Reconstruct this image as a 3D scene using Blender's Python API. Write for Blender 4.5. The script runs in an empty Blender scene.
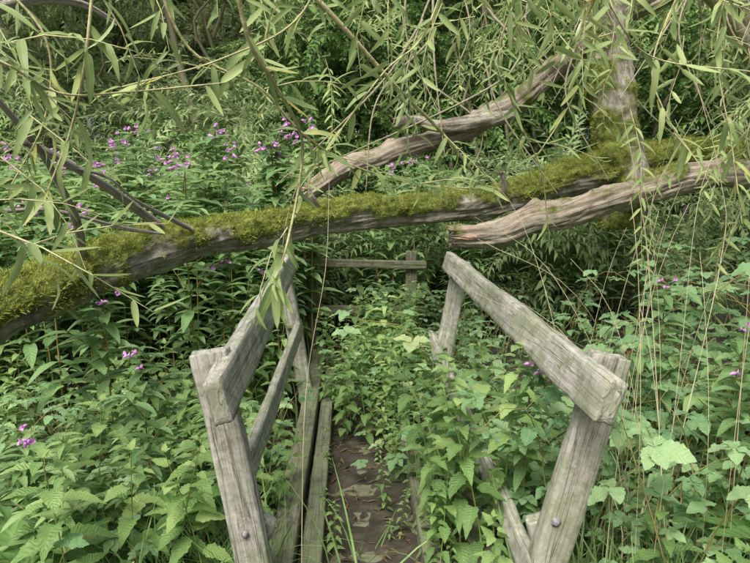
import bpy, math, random
import numpy as np
from mathutils import Vector, noise
rng=np.random.default_rng(11)
random.seed(11)
PI=math.pi
scene=bpy.context.scene
# ------------------------------------------------------------------ mesh kit
class T:
    def __init__(s,v,q,a,m=None):
        s.v=np.asarray(v,float).reshape(-1,3); s.q=np.asarray(q,int).reshape(-1,4)
        s.a=np.asarray(a,float).reshape(-1,3)
        s.m=np.zeros(len(s.q),int) if m is None else (np.full(len(s.q),m) if np.isscalar(m) else np.asarray(m,int))
def join(ts):
    ts=[t for t in ts if t is not None and len(t.v)]
    o=0;V=[];Q=[];A=[];M=[]
    for t in ts:
        V.append(t.v);Q.append(t.q+o);A.append(t.a);M.append(t.m);o+=len(t.v)
    return T(np.concatenate(V),np.concatenate(Q),np.concatenate(A),np.concatenate(M))
def nrm(x): return x/np.maximum(np.linalg.norm(x,axis=-1,keepdims=True),1e-9)
def frames(d,up):
    Y=nrm(np.asarray(d,float)); up=np.broadcast_to(np.asarray(up,float),Y.shape)
    X=np.cross(Y,up); bad=np.linalg.norm(X,axis=-1)<1e-4
    X[bad]=np.array([1,0,0.01]); X=nrm(X); Z=np.cross(X,Y)
    return np.stack([X,Y,Z],axis=-1)
def rotz(ang,tilt=None,tdir=None):
    ang=np.asarray(ang,float); n=len(ang)
    c,s=np.cos(ang),np.sin(ang); R=np.zeros((n,3,3)); R[:,0,0]=c;R[:,0,1]=-s;R[:,1,0]=s;R[:,1,1]=c;R[:,2,2]=1
    if tilt is not None:
        c,s=np.cos(tilt),np.sin(tilt); B=np.zeros((n,3,3)); B[:,0,0]=1;B[:,1,1]=c;B[:,1,2]=-s;B[:,2,1]=s;B[:,2,2]=c
        C=rotz(tdir); R=C@B@np.transpose(C,(0,2,1))@R
    return R
def stamp(t,loc,R,s,rnd=None,m=None):
    loc=np.asarray(loc,float).reshape(-1,3); n=len(loc)
    if n==0: return None
    s=np.broadcast_to(np.asarray(s,float),(n,))
    v=np.einsum('nij,kj->nki',R,t.v)*s[:,None,None]+loc[:,None,:]
    k=len(t.v)
    q=t.q[None]+(np.arange(n)*k)[:,None,None]
    a=np.broadcast_to(t.a,(n,k,3)).copy()
    if rnd is not None: a[:,:,0]=np.clip(a[:,:,0]*0.5+np.asarray(rnd)[:,None]*0.5,0,1) if t.a[:,0].max()>0 else np.asarray(rnd)[:,None]
    return T(v.reshape(-1,3),q.reshape(-1,4),a.reshape(-1,3),np.tile(t.m,n) if m is None else m)
def obj(name,t,mats,parent=None,smooth=True):
    me=bpy.data.meshes.new(name)
    nv=len(t.v);nq=len(t.q)
    me.vertices.add(nv); me.vertices.foreach_set('co',t.v.astype(np.float32).ravel())
    me.loops.add(nq*4); me.loops.foreach_set('vertex_index',t.q.astype(np.int32).ravel())
    me.polygons.add(nq); me.polygons.foreach_set('loop_start',np.arange(0,nq*4,4,dtype=np.int32))
    me.polygons.foreach_set('loop_total',np.full(nq,4,dtype=np.int32))
    me.polygons.foreach_set('material_index',t.m.astype(np.int32))
    me.polygons.foreach_set('use_smooth',np.full(nq,smooth))
    at=me.attributes.new('lf','FLOAT_VECTOR','POINT'); at.data.foreach_set('vector',t.a.astype(np.float32).ravel())
    me.update(calc_edges=True)
    for m in mats: me.materials.append(m)
    o=bpy.data.objects.new(name,me); scene.collection.objects.link(o)
    if parent: o.parent=parent
    return o
def empty(name):
    o=bpy.data.objects.new(name,None); scene.collection.objects.link(o); return o
def cat(pts,step):
    p=np.asarray(pts,float); p=np.vstack([2*p[0]-p[1],p,2*p[-1]-p[-2]]); out=[]
    for i in range(1,len(p)-2):
        L=np.linalg.norm(p[i+1][:3]-p[i][:3]); n=max(1,int(round(L/step)))
        for j in range(n):
            u=j/n; out.append(.5*((2*p[i])+(-p[i-1]+p[i+1])*u+(2*p[i-1]-5*p[i]+4*p[i+1]-p[i+2])*u*u+(-p[i-1]+3*p[i]-3*p[i+1]+p[i+2])*u**3))
    out.append(p[-2]); return np.array(out)
def tube(pr,k=6,step=0.05,m=0,rnd=None,smooth=True):
    """pr: list of (x,y,z,r)"""
    c=cat(pr,step) if smooth else np.asarray(pr,float)
    P=c[:,:3];r=np.maximum(c[:,3],1e-4); n=len(P)
    d=np.gradient(P,axis=0); F=frames(d,[0.03,0.02,1] if abs(nrm(d.mean(0))[2])<.9 else [1,.1,0])
    an=np.arange(k)/k*2*PI
    off=np.cos(an)[None,:,None]*F[:,None,:,0]+np.sin(an)[None,:,None]*F[:,None,:,2]
    v=P[:,None]+off*r[:,None,None]
    L=np.concatenate([[0],np.cumsum(np.linalg.norm(np.diff(P,axis=0),axis=1))])
    a=np.zeros((n,k,3)); a[:,:,0]=(np.arange(k)/k)[None] if rnd is None else rnd; a[:,:,1]=0; a[:,:,2]=L[:,None]
    i=np.arange(n-1)[:,None]*k; j=np.arange(k)[None]; jn=(j+1)%k
    q=np.stack([i+j,i+jn,i+k+jn,i+k+j],-1).reshape(-1,4)
    t=T(v.reshape(-1,3),q,a.reshape(-1,3),m); t.P=P;t.F=F;t.r=r;t.n=n;t.k=k;t.L=L;t.off=off
    return t
def leaf(n,prof,w,fold=.15,droop=.25,serr=0,wave=0,m=0,curl=0):
    s=np.linspace(0,1,n+1); ww=np.array([max(prof(x),.012) for x in s])*w
    if serr:
        al=np.where(np.arange(n+1)%2==0,1-serr,1+serr*.3); ww=ww*al
    V=[];A=[]
    for i,x in enumerate(s):
        z=-droop*x*x; 
        for sd in (-1,0,1):
            zz=z+(fold*ww[i] if sd else 0)+(wave*math.sin(x*14+sd)*ww[i] if sd else 0)
            yy=x-(serr*.06 if (serr and sd and i%2==1) else 0)
            V.append((sd*ww[i]*.5,yy,zz)); A.append((0,sd,x))
    Q=[]
    for i in range(n):
        b=i*3
        Q+= [(b,b+1,b+4,b+3),(b+1,b+2,b+5,b+4)]
    return T(V,Q,A,m)
ovate=lambda x: (math.sin(PI*min(1,x**.62))**.85) if 0<x<1 else 0
lance=lambda x: (math.sin(PI*x**.8))**.8 if 0<x<1 else 0
narrow=lambda x: (math.sin(PI*x**.75))**.6 if 0<x<1 else 0
# ------------------------------------------------------------------ materials
def mat(name): 
    m=bpy.data.materials.new(name); m.use_nodes=True; nt=m.node_tree; nt.nodes.clear()
    return m,nt,nt.nodes,nt.links
def N(nd,t,**k):
    n=nd.new(t)
    for a,b in k.items(): setattr(n,a,b)
    return n
def ramp(nd,stops):
    r=nd.new('ShaderNodeValToRGB'); e=r.color_ramp.elements
    e[0].position,e[0].color=stops[0][0],(*stops[0][1],1)
    e[1].position,e[1].color=stops[-1][0],(*stops[-1][1],1)
    for p,c in stops[1:-1]:
        x=e.new(p); x.color=(*c,1)
    return r
def farleaf(name,stops,trans=.3):
    m,nt,nd,lk=mat(name)
    at=N(nd,'ShaderNodeAttribute',attribute_name='lf'); sp=N(nd,'ShaderNodeSeparateXYZ'); lk.new(at.outputs['Vector'],sp.inputs[0])
    r=ramp(nd,stops); lk.new(sp.outputs[0],r.inputs[0])
    df=N(nd,'ShaderNodeBsdfDiffuse'); lk.new(r.outputs[0],df.inputs[0])
    tl=N(nd,'ShaderNodeBsdfTranslucent'); lk.new(r.outputs[0],tl.inputs[0])
    ms=N(nd,'ShaderNodeMixShader'); ms.inputs[0].default_value=trans; lk.new(df.outputs[0],ms.inputs[1]); lk.new(tl.outputs[0],ms.inputs[2])
    o=N(nd,'ShaderNodeOutputMaterial'); lk.new(ms.outputs[0],o.inputs[0]); return m
def leafmat(name,stops,vein=.25,rough=.45,trans=.35,veinfreq=9,noisy=.25):
    m,nt,nd,lk=mat(name)
    at=N(nd,'ShaderNodeAttribute',attribute_name='lf'); sp=N(nd,'ShaderNodeSeparateXYZ'); lk.new(at.outputs['Vector'],sp.inputs[0])
    geo=N(nd,'ShaderNodeNewGeometry')
    nf=N(nd,'ShaderNodeTexNoise'); nf.inputs['Scale'].default_value=40; nf.inputs['Detail'].default_value=1; lk.new(geo.outputs['Position'],nf.inputs['Vector'])
    a2=N(nd,'ShaderNodeMath',operation='MULTIPLY_ADD'); lk.new(nf.outputs['Fac'],a2.inputs[0]); a2.inputs[1].default_value=noisy
    s0=N(nd,'ShaderNodeMath',operation='SUBTRACT'); lk.new(sp.outputs[0],s0.inputs[0]); s0.inputs[1].default_value=noisy*.5
    lk.new(s0.outputs[0],a2.inputs[2])
    r=ramp(nd,stops); lk.new(a2.outputs[0],r.inputs[0])
    ab=N(nd,'ShaderNodeMath',operation='ABSOLUTE'); lk.new(sp.outputs[1],ab.inputs[0])
    mr=N(nd,'ShaderNodeMapRange'); lk.new(ab.outputs[0],mr.inputs[0]); mr.inputs[1].default_value=.04; mr.inputs[2].default_value=.14; mr.inputs[3].default_value=1; mr.inputs[4].default_value=0
    k1=N(nd,'ShaderNodeMath',operation='MULTIPLY_ADD'); lk.new(ab.outputs[0],k1.inputs[0]); k1.inputs[1].default_value=-.22; lk.new(sp.outputs[2],k1.inputs[2])
    k2=N(nd,'ShaderNodeMath',operation='MULTIPLY'); lk.new(k1.outputs[0],k2.inputs[0]); k2.inputs[1].default_value=veinfreq*2*PI
    k3=N(nd,'ShaderNodeMath',operation='SINE'); lk.new(k2.outputs[0],k3.inputs[0])
    k4=N(nd,'ShaderNodeMapRange'); lk.new(k3.outputs[0],k4.inputs[0]); k4.inputs[1].default_value=.75; k4.inputs[2].default_value=1; k4.inputs[3].default_value=0; k4.inputs[4].default_value=.6
    mx=N(nd,'ShaderNodeMath',operation='MAXIMUM'); lk.new(mr.outputs[0],mx.inputs[0]); lk.new(k4.outputs[0],mx.inputs[1])
    ml=N(nd,'ShaderNodeMath',operation='MULTIPLY'); lk.new(mx.outputs[0],ml.inputs[0]); ml.inputs[1].default_value=vein
    mc=N(nd,'ShaderNodeMix',data_type='RGBA'); lk.new(ml.outputs[0],mc.inputs[0]); lk.new(r.outputs[0],mc.inputs[6]); mc.inputs[7].default_value=(.42,.5,.25,1)
    bp=N(nd,'ShaderNodeBump'); bp.inputs['Strength'].default_value=.4; bp.inputs['Distance'].default_value=.003; lk.new(k3.outputs[0],bp.inputs['Height'])
    df=N(nd,'ShaderNodeBsdfDiffuse'); lk.new(mc.outputs[2],df.inputs[0]); lk.new(bp.outputs[0],df.inputs['Normal'])
    gl=N(nd,'ShaderNodeBsdfGlossy'); gl.inputs['Roughness'].default_value=rough; gl.inputs[0].default_value=(.75,.8,.78,1); lk.new(bp.outputs[0],gl.inputs['Normal'])
    lw=N(nd,'ShaderNodeFresnel'); lw.inputs[0].default_value=1.4; mn=N(nd,'ShaderNodeMath',operation='MINIMUM'); lk.new(lw.outputs[0],mn.inputs[0]); mn.inputs[1].default_value=.16
    m1=N(nd,'ShaderNodeMixShader'); lk.new(mn.outputs[0],m1.inputs[0]); lk.new(df.outputs[0],m1.inputs[1]); lk.new(gl.outputs[0],m1.inputs[2])
    tl=N(nd,'ShaderNodeBsdfTranslucent'); hs=N(nd,'ShaderNodeHueSaturation'); hs.inputs['Hue'].default_value=.485; hs.inputs['Value'].default_value=1.6; lk.new(mc.outputs[2],hs.inputs['Color']); lk.new(hs.outputs[0],tl.inputs[0])
    ms=N(nd,'ShaderNodeMixShader'); ms.inputs[0].default_value=trans; lk.new(m1.outputs[0],ms.inputs[1]); lk.new(tl.outputs[0],ms.inputs[2])
    o=N(nd,'ShaderNodeOutputMaterial'); lk.new(ms.outputs[0],o.inputs[0]); return m
def plain(name,stops,scale=20,rough=.7,bump=.3,sc3=(1,1,1),trans=0,detail=3):
    m,nt,nd,lk=mat(name)
    geo=N(nd,'ShaderNodeNewGeometry'); mp=N(nd,'ShaderNodeMapping'); mp.inputs['Scale'].default_value=sc3; lk.new(geo.outputs['Position'],mp.inputs[0])
    nz=N(nd,'ShaderNodeTexNoise'); nz.inputs['Scale'].default_value=scale; nz.inputs['Detail'].default_value=detail; nz.inputs['Roughness'].default_value=.65; lk.new(mp.outputs[0],nz.inputs['Vector'])
    r=ramp(nd,stops); lk.new(nz.outputs['Fac'],r.inputs[0])
    o=N(nd,'ShaderNodeOutputMaterial')
    if trans or not bump:
        pb=N(nd,'ShaderNodeBsdfDiffuse'); lk.new(r.outputs[0],pb.inputs[0])
    else:
        pb=N(nd,'ShaderNodeBsdfPrincipled'); lk.new(r.outputs[0],pb.inputs['Base Color']); pb.inputs['Roughness'].default_value=rough
    if bump:
        bp=N(nd,'ShaderNodeBump'); bp.inputs['Strength'].default_value=bump; bp.inputs['Distance'].default_value=.02; lk.new(nz.outputs['Fac'],bp.inputs['Height']); lk.new(bp.outputs[0],pb.inputs['Normal'])
    if trans:
        tl=N(nd,'ShaderNodeBsdfTranslucent'); lk.new(r.outputs[0],tl.inputs[0]); ms=N(nd,'ShaderNodeMixShader'); ms.inputs[0].default_value=trans
        lk.new(pb.outputs[0],ms.inputs[1]); lk.new(tl.outputs[0],ms.inputs[2]); lk.new(ms.outputs[0],o.inputs[0])
    else: lk.new(pb.outputs[0],o.inputs[0])
    return m
def timber(name,wet=0):
    m,nt,nd,lk=mat(name)
    at=N(nd,'ShaderNodeAttribute',attribute_name='lf')
    mp=N(nd,'ShaderNodeMapping'); mp.inputs['Scale'].default_value=(75,3.2,75); lk.new(at.outputs['Vector'],mp.inputs[0])
    g=N(nd,'ShaderNodeTexNoise'); g.inputs['Scale'].default_value=1; g.inputs['Detail'].default_value=7; g.inputs['Roughness'].default_value=.7; g.inputs['Distortion'].default_value=.5; lk.new(mp.outputs[0],g.inputs['Vector'])
    mp2=N(nd,'ShaderNodeMapping'); mp2.inputs['Scale'].default_value=(38,1.1,38); lk.new(at.outputs['Vector'],mp2.inputs[0])
    ck=N(nd,'ShaderNodeTexNoise'); ck.inputs['Scale'].default_value=1.0; ck.inputs['Detail'].default_value=2; lk.new(mp2.outputs[0],ck.inputs['Vector'])
    c1=N(nd,'ShaderNodeMath',operation='SUBTRACT'); lk.new(ck.outputs['Fac'],c1.inputs[0]); c1.inputs[1].default_value=.5
    c2=N(nd,'ShaderNodeMath',operation='ABSOLUTE'); lk.new(c1.outputs[0],c2.inputs[0])
    c3=N(nd,'ShaderNodeMapRange'); lk.new(c2.outputs[0],c3.inputs[0]); c3.inputs[1].default_value=.0; c3.inputs[2].default_value=.014; c3.inputs[3].default_value=.7; c3.inputs[4].default_value=0
    blot=N(nd,'ShaderNodeTexNoise'); blot.inputs['Scale'].default_value=16; blot.inputs['Detail'].default_value=7; blot.inputs['Roughness'].default_value=.78; lk.new(at.outputs['Vector'],blot.inputs['Vector'])
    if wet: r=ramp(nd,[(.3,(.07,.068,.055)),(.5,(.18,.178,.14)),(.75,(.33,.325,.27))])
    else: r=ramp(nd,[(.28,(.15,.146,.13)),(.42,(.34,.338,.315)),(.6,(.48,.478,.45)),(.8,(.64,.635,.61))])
    lk.new(g.outputs['Fac'],r.inputs[0])
    rb=ramp(nd,[(.38,(1,1,1)),(.50,(.78,.78,.72)),(.63,(.38,.38,.31))]); lk.new(blot.outputs['Fac'],rb.inputs[0])
    mu=N(nd,'ShaderNodeMix',data_type='RGBA',blend_type='MULTIPLY'); mu.inputs[0].default_value=.9; lk.new(r.outputs[0],mu.inputs[6]); lk.new(rb.outputs[0],mu.inputs[7])
    al=N(nd,'ShaderNodeTexNoise'); al.inputs['Scale'].default_value=4.5; al.inputs['Detail'].default_value=8; al.inputs['Roughness'].default_value=.78; geo=N(nd,'ShaderNodeNewGeometry'); lk.new(geo.outputs['Position'],al.inputs['Vector'])
    am=N(nd,'ShaderNodeMapRange'); lk.new(al.outputs['Fac'],am.inputs[0]); am.inputs[1].default_value=.43 if not wet else .40; am.inputs[2].default_value=.57; am.inputs[4].default_value=.55
    ma=N(nd,'ShaderNodeMix',data_type='RGBA'); lk.new(am.outputs[0],ma.inputs[0]); lk.new(mu.outputs[2],ma.inputs[6]); ma.inputs[7].default_value=(.18,.22,.11,1)
    mk=N(nd,'ShaderNodeMix',data_type='RGBA'); lk.new(c3.outputs[0],mk.inputs[0]); lk.new(ma.outputs[2],mk.inputs[6]); mk.inputs[7].default_value=(.05,.045,.035,1)
    sm=N(nd,'ShaderNodeMath',operation='SUBTRACT'); lk.new(g.outputs['Fac'],sm.inputs[0]); lk.new(c3.outputs[0],sm.inputs[1])
    bp=N(nd,'ShaderNodeBump'); bp.inputs['Strength'].default_value=.7; bp.inputs['Distance'].default_value=.004; lk.new(sm.outputs[0],bp.inputs['Height'])
    pb=N(nd,'ShaderNodeBsdfPrincipled'); lk.new(mk.outputs[2],pb.inputs['Base Color']); pb.inputs['Roughness'].default_value=.85; pb.inputs['Specular IOR Level'].default_value=.25; lk.new(bp.outputs[0],pb.inputs['Normal'])
    o=N(nd,'ShaderNodeOutputMaterial'); lk.new(pb.outputs[0],o.inputs[0]); return m
def barkmat(name,stops,stretch=(9,9,2.2),lichen=0):
    m,nt,nd,lk=mat(name)
    at=N(nd,'ShaderNodeAttribute',attribute_name='lf'); sp=N(nd,'ShaderNodeSeparateXYZ'); lk.new(at.outputs['Vector'],sp.inputs[0])
    an=N(nd,'ShaderNodeMath',operation='MULTIPLY'); lk.new(sp.outputs[0],an.inputs[0]); an.inputs[1].default_value=2*PI
    cs=N(nd,'ShaderNodeMath',operation='COSINE'); sn=N(nd,'ShaderNodeMath',operation='SINE'); lk.new(an.outputs[0],cs.inputs[0]); lk.new(an.outputs[0],sn.inputs[0])
    cb=N(nd,'ShaderNodeCombineXYZ'); lk.new(cs.outputs[0],cb.inputs[0]); lk.new(sn.outputs[0],cb.inputs[1]); lk.new(sp.outputs[2],cb.inputs[2])
    mp=N(nd,'ShaderNodeMapping'); mp.inputs['Scale'].default_value=stretch; lk.new(cb.outputs[0],mp.inputs[0])
    nz=N(nd,'ShaderNodeTexNoise'); nz.inputs['Scale'].default_value=1; nz.inputs['Detail'].default_value=8; nz.inputs['Roughness'].default_value=.74; nz.inputs['Distortion'].default_value=.6; lk.new(mp.outputs[0],nz.inputs['Vector'])
    r=ramp(nd,stops); lk.new(nz.outputs['Fac'],r.inputs[0])
    geo=N(nd,'ShaderNodeNewGeometry')
    li=N(nd,'ShaderNodeTexNoise'); li.inputs['Scale'].default_value=7; li.inputs['Detail'].default_value=8; li.inputs['Roughness'].default_value=.76; lk.new(geo.outputs['Position'],li.inputs['Vector'])
    lm=N(nd,'ShaderNodeMapRange'); lk.new(li.outputs['Fac'],lm.inputs[0]); lm.inputs[1].default_value=.50; lm.inputs[2].default_value=.58; lm.inputs[4].default_value=lichen
    m0=N(nd,'ShaderNodeMix',data_type='RGBA'); lk.new(lm.outputs[0],m0.inputs[0]); lk.new(r.outputs[0],m0.inputs[6]); m0.inputs[7].default_value=(.52,.52,.44,1)
    dk=N(nd,'ShaderNodeMapRange'); lk.new(li.outputs['Fac'],dk.inputs[0]); dk.inputs[1].default_value=.36; dk.inputs[2].default_value=.45; dk.inputs[3].default_value=.6; dk.inputs[4].default_value=0
    m01=N(nd,'ShaderNodeMix',data_type='RGBA'); lk.new(dk.outputs[0],m01.inputs[0]); lk.new(m0.outputs[2],m01.inputs[6]); m01.inputs[7].default_value=(.10,.085,.06,1)
    ms=N(nd,'ShaderNodeTexNoise'); ms.inputs['Scale'].default_value=30; ms.inputs['Detail'].default_value=4; lk.new(geo.outputs['Position'],ms.inputs['Vector'])
    mr=ramp(nd,[(.3,(.055,.075,.016)),(.55,(.15,.18,.04)),(.8,(.26,.28,.07))]); lk.new(ms.outputs['Fac'],mr.inputs[0])
    mx=N(nd,'ShaderNodeMix',data_type='RGBA'); lk.new(sp.outputs[1],mx.inputs[0]); lk.new(m01.outputs[2],mx.inputs[6]); lk.new(mr.outputs[0],mx.inputs[7])
    bp=N(nd,'ShaderNodeBump'); bp.inputs['Strength'].default_value=1; bp.inputs['Distance'].default_value=.025; lk.new(nz.outputs['Fac'],bp.inputs['Height'])
    pb=N(nd,'ShaderNodeBsdfPrincipled'); lk.new(mx.outputs[2],pb.inputs['Base Color']); pb.inputs['Roughness'].default_value=.85; pb.inputs['Specular IOR Level'].default_value=.2; lk.new(bp.outputs[0],pb.inputs['Normal'])
    o=N(nd,'ShaderNodeOutputMaterial'); lk.new(pb.outputs[0],o.inputs[0]); return m

M_nettle=leafmat('nettle_leaf',[(0,(.08,.16,.05)),(.5,(.18,.31,.10)),(1,(.37,.50,.19))],vein=.15,trans=.4)
M_bramble=leafmat('bramble_leaf',[(0,(.10,.22,.10)),(.5,(.22,.38,.18)),(.9,(.38,.54,.28)),(1,(.50,.52,.20))],vein=.22,rough=.5,trans=.4)
M_balsam=leafmat('balsam_leaf',[(0,(.09,.18,.07)),(.5,(.19,.33,.13)),(1,(.35,.48,.20))],vein=.25,trans=.4)
M_willow=leafmat('willow_leaf',[(0,(.13,.20,.07)),(.5,(.26,.35,.14)),(.9,(.40,.48,.20)),(1,(.56,.48,.12))],vein=.35,rough=.45,veinfreq=0,trans=.4)
M_dock=leafmat('dock_leaf',[(0,(.09,.21,.06)),(1,(.19,.36,.11))],vein=.3,veinfreq=7)
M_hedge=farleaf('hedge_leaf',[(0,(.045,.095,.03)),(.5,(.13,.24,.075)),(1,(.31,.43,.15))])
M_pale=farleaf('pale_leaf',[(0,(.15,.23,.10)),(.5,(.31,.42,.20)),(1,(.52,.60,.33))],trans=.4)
M_haze=farleaf('hazed_distant_leaf',[(0,(.30,.38,.20)),(.5,(.48,.57,.34)),(1,(.68,.74,.50))],trans=.45)  # far crowns: bright distance haze is painted into the leaf colour
M_stem=plain('green_stem',[(.3,(.12,.17,.05)),(.7,(.24,.30,.10))],scale=8,bump=0,detail=1)
M_rstem=plain('reddish_stem',[(.3,(.14,.18,.06)),(.7,(.26,.18,.09))],scale=8,bump=0,detail=1)
M_twig=plain('twig_bark',[(.3,(.14,.13,.08)),(.7,(.31,.29,.19))],scale=40)
M_shoot=plain('willow_shoot',[(.3,(.28,.28,.13)),(.7,(.50,.48,.27))],scale=30)
M_grass=plain('grass_blade',[(.3,(.16,.30,.09)),(.7,(.33,.48,.20))],scale=6,trans=.3,rough=.5,bump=0,detail=1)
M_dry=plain('dry_grass',[(.3,(.48,.42,.26)),(.7,(.70,.64,.46))],scale=6,trans=.2,bump=0)
M_dead=plain('dead_leaf',[(.3,(.08,.055,.03)),(.7,(.20,.14,.08))],scale=15,trans=.1)
M_pink=plain('balsam_petal',[(.3,(.50,.20,.56)),(.7,(.80,.50,.80))],scale=40,trans=.35,rough=.5,bump=0)
M_soil=plain('soil',[(.3,(.018,.015,.010)),(.5,(.042,.036,.025)),(.7,(.09,.078,.055))],scale=9,rough=.95,bump=.8,detail=8)
M_moss=plain('moss_tuft',[(.3,(.12,.155,.025)),(.5,(.27,.32,.06)),(.7,(.50,.53,.16))],scale=9,rough=.9,bump=0,trans=.3)
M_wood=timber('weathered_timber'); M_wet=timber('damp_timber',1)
M_bark=barkmat('willow_bark',[(.3,(.08,.068,.05)),(.46,(.24,.215,.17)),(.6,(.38,.355,.30)),(.75,(.50,.48,.41))],lichen=.7,stretch=(4,4,6))
M_bare=barkmat('bare_deadwood',[(.3,(.10,.078,.052)),(.43,(.27,.225,.17)),(.55,(.41,.355,.285)),(.75,(.60,.55,.47))],stretch=(7,7,3),lichen=.35)
M_red=plain('broken_heartwood',[(.3,(.22,.13,.08)),(.7,(.46,.34,.24))],scale=25,bump=.8)
M_grey=barkmat('grey_deadwood',[(.3,(.22,.20,.16)),(.5,(.44,.415,.36)),(.7,(.58,.55,.49))],stretch=(2,2,9),lichen=.4)
M_bolt=plain('galvanised_bolt',[(.3,(.12,.12,.12)),(.7,(.25,.25,.26))],scale=60,rough=.5)
# ------------------------------------------------------------------ terrain
def cx(y): return .12-.064*(y-1.7)
def gz(x,y):
    x=np.asarray(x,float);y=np.asarray(y,float)
    off=np.abs(x-cx(y))
    ditch=-.35*np.exp(-((y-3.4)/1.1)**2)
    bank=.22*np.clip((off-.8)/2,0,1)*(1-np.exp(-((y-3.4)/1.2)**2))
    hill=np.clip((y-9)/20,0,1)**1.3*3.6
    return -.08+ditch+bank+hill+.04*np.sin(x*2.1+y)+.03*np.sin(y*3.3-x*1.7)
u=np.linspace(-1,1,181); gx=np.sinh(u*5)/np.sinh(5)*150; gy=np.sinh(u*5)/np.sinh(5)*150+3
X,Y=np.meshgrid(gx,gy); Z=gz(X,Y)
Z=Z+np.where((np.abs(X)<12)&(np.abs(Y-3)<12),rng.normal(0,.008,X.shape),0)
n=181; i=np.arange(n-1)[:,None]*n; j=np.arange(n-1)[None]
obj('ground',T(np.stack([X,Y,Z],-1).reshape(-1,3),np.stack([i+j,i+j+1,i+n+j+1,i+n+j],-1).reshape(-1,4),np.zeros((n*n,3))),[M_soil])
# ------------------------------------------------------------------ timber bridge
def beam(p0,p1,w,h,up=(0,0,1),bev=.005,seg=.04,warp=.004,seed=0):
    p0=np.array(p0,float);p1=np.array(p1,float);L=np.linalg.norm(p1-p0);d=(p1-p0)/L
    F=frames(d[None],up)[0]; n=max(2,int(L/seg))
    hw,hh=w/2,h/2
    ring=[]
    def side(a,b,k):
        for t in range(k): ring.append((a[0]+(b[0]-a[0])*t/k,a[1]+(b[1]-a[1])*t/k))
    b=bev
    cs=[(-hw+b,-hh),(hw-b,-hh),(hw,-hh+b),(hw,hh-b),(hw-b,hh),(-hw+b,hh),(-hw,hh-b),(-hw,-hh+b)]
    for q in range(8): side(cs[q],cs[(q+1)%8],7 if q%2==0 else 1)
    ring=np.array(ring);k=len(ring)
    V=[];A=[]
    ys=[0.0,b]+list(np.linspace(b,L-b,n)[1:-1])+[L-b,L]
    for yi,y in enumerate(ys):
        sc=1-(b/max(hw,.01))*.5 if yi in(0,len(ys)-1) else 1
        for (x,z) in ring:
            nn=noise.noise(Vector((x*9+seed*7.3,y*2.1,z*9)))*warp+noise.noise(Vector((x*80+seed,y*5,z*80)))*warp*.4
            sp=noise.noise(Vector((x*45+seed*2,y*1.3,z*45))); nn-= .006*max(0,.09-abs(sp))/.09 if warp>.003 else 0
            cor=min(abs(abs(x)-hw)+abs(abs(z)-hh),.02)/.02; nn-=(1-cor)*.008*max(0,noise.noise(Vector((seed*5+x*9,y*7,z*9)))+.1)
            r=math.hypot(x,z)+1e-6
            bow=math.sin(y/L*PI)*warp*1.5*math.sin(seed*3.1)
            xx=x*sc*(1+nn/r)+bow; zz=z*sc*(1+nn/r)
            yo=noise.noise(Vector((x*35,seed,z*35)))*.006 if yi in(0,1,len(ys)-1,len(ys)-2) else 0
            V.append(p0+F[:,0]*xx+F[:,1]*(y+yo)+F[:,2]*zz); A.append((x+seed*1.7,y+seed*.61,z))
    Q=[]
    m=len(ys)
    for a in range(m-1):
        for c in range(k):
            c2=(c+1)%k; Q.append((a*k+c,a*k+c2,(a+1)*k+c2,(a+1)*k+c))
    for e in (0,m-1):
        ey=0 if e==0 else L
        prev=[e*k+c for c in range(k)]
        for sc in (.66,.33,.002):
            base=len(V); cen=np.mean(V[e*k:(e+1)*k],axis=0)
            for c in range(k):
                V.append(V[e*k+c]*sc+cen*(1-sc)); xx,zz=ring[c]; A.append((xx*sc*.6+seed*1.7,ey+seed*.61,zz*sc*.25))
            for c in range(k):
                c2=(c+1)%k
                Q.append((prev[c],base+c,base+c2,prev[c2]) if e==0 else (prev[c],prev[c2],base+c2,base+c))
            prev=[base+c for c in range(k)]
    return T(V,Q,A)
BR=empty('footbridge')
def B(nm,*a,mt=M_wood,**k):
    return obj(nm,beam(*a,**k),[mt],BR)
B('post_near_left',(-.30,1.86,-.45),(-.545,1.86,1.075),.12,.065,up=(0,1,0),seed=1,warp=.007)
B('post_near_right',(.44,1.90,-.45),(.792,1.90,1.05),.13,.065,up=(0,1,0),seed=2,warp=.007)
B('post_far_left',(-.42,4.12,-.4),(-.665,4.12,1.08),.11,.065,up=(0,1,0),seed=3)
B('post_far_right',(.35,4.15,-.4),(.625,4.15,1.09),.12,.065,up=(0,1,0),seed=4)
B('rail_left',(-.458,1.62,.985),(-.628,4.35,1.085),.06,.145,up=(-.25,0,1),seed=5,warp=.008)
B('rail_right',(.688,1.62,.985),(.545,4.35,1.07),.062,.14,up=(.28,0,1),seed=6,warp=.008)
B('mid_rail_left',(-.455,1.95,.62),(-.56,4.25,.60),.045,.09,up=(-.2,0,1),seed=7)
B('mid_rail_right',(.565,1.78,.24),(.42,4.30,.50),.045,.10,up=(.25,0,1),seed=8)
B('strut_left',(-.40,1.96,.42),(-.66,2.0,-.25),.09,.06,up=(0,1,0),seed=9)
B('strut_right',(.60,2.0,.40),(.80,2.02,-.3),.09,.06,up=(0,1,0),seed=10)
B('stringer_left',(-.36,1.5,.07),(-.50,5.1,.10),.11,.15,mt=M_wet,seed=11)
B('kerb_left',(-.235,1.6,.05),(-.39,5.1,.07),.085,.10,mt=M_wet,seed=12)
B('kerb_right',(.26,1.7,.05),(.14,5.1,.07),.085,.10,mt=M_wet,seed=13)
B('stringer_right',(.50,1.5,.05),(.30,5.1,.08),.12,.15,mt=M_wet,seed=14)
bt=[]
y=1.65;k=20
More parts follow.
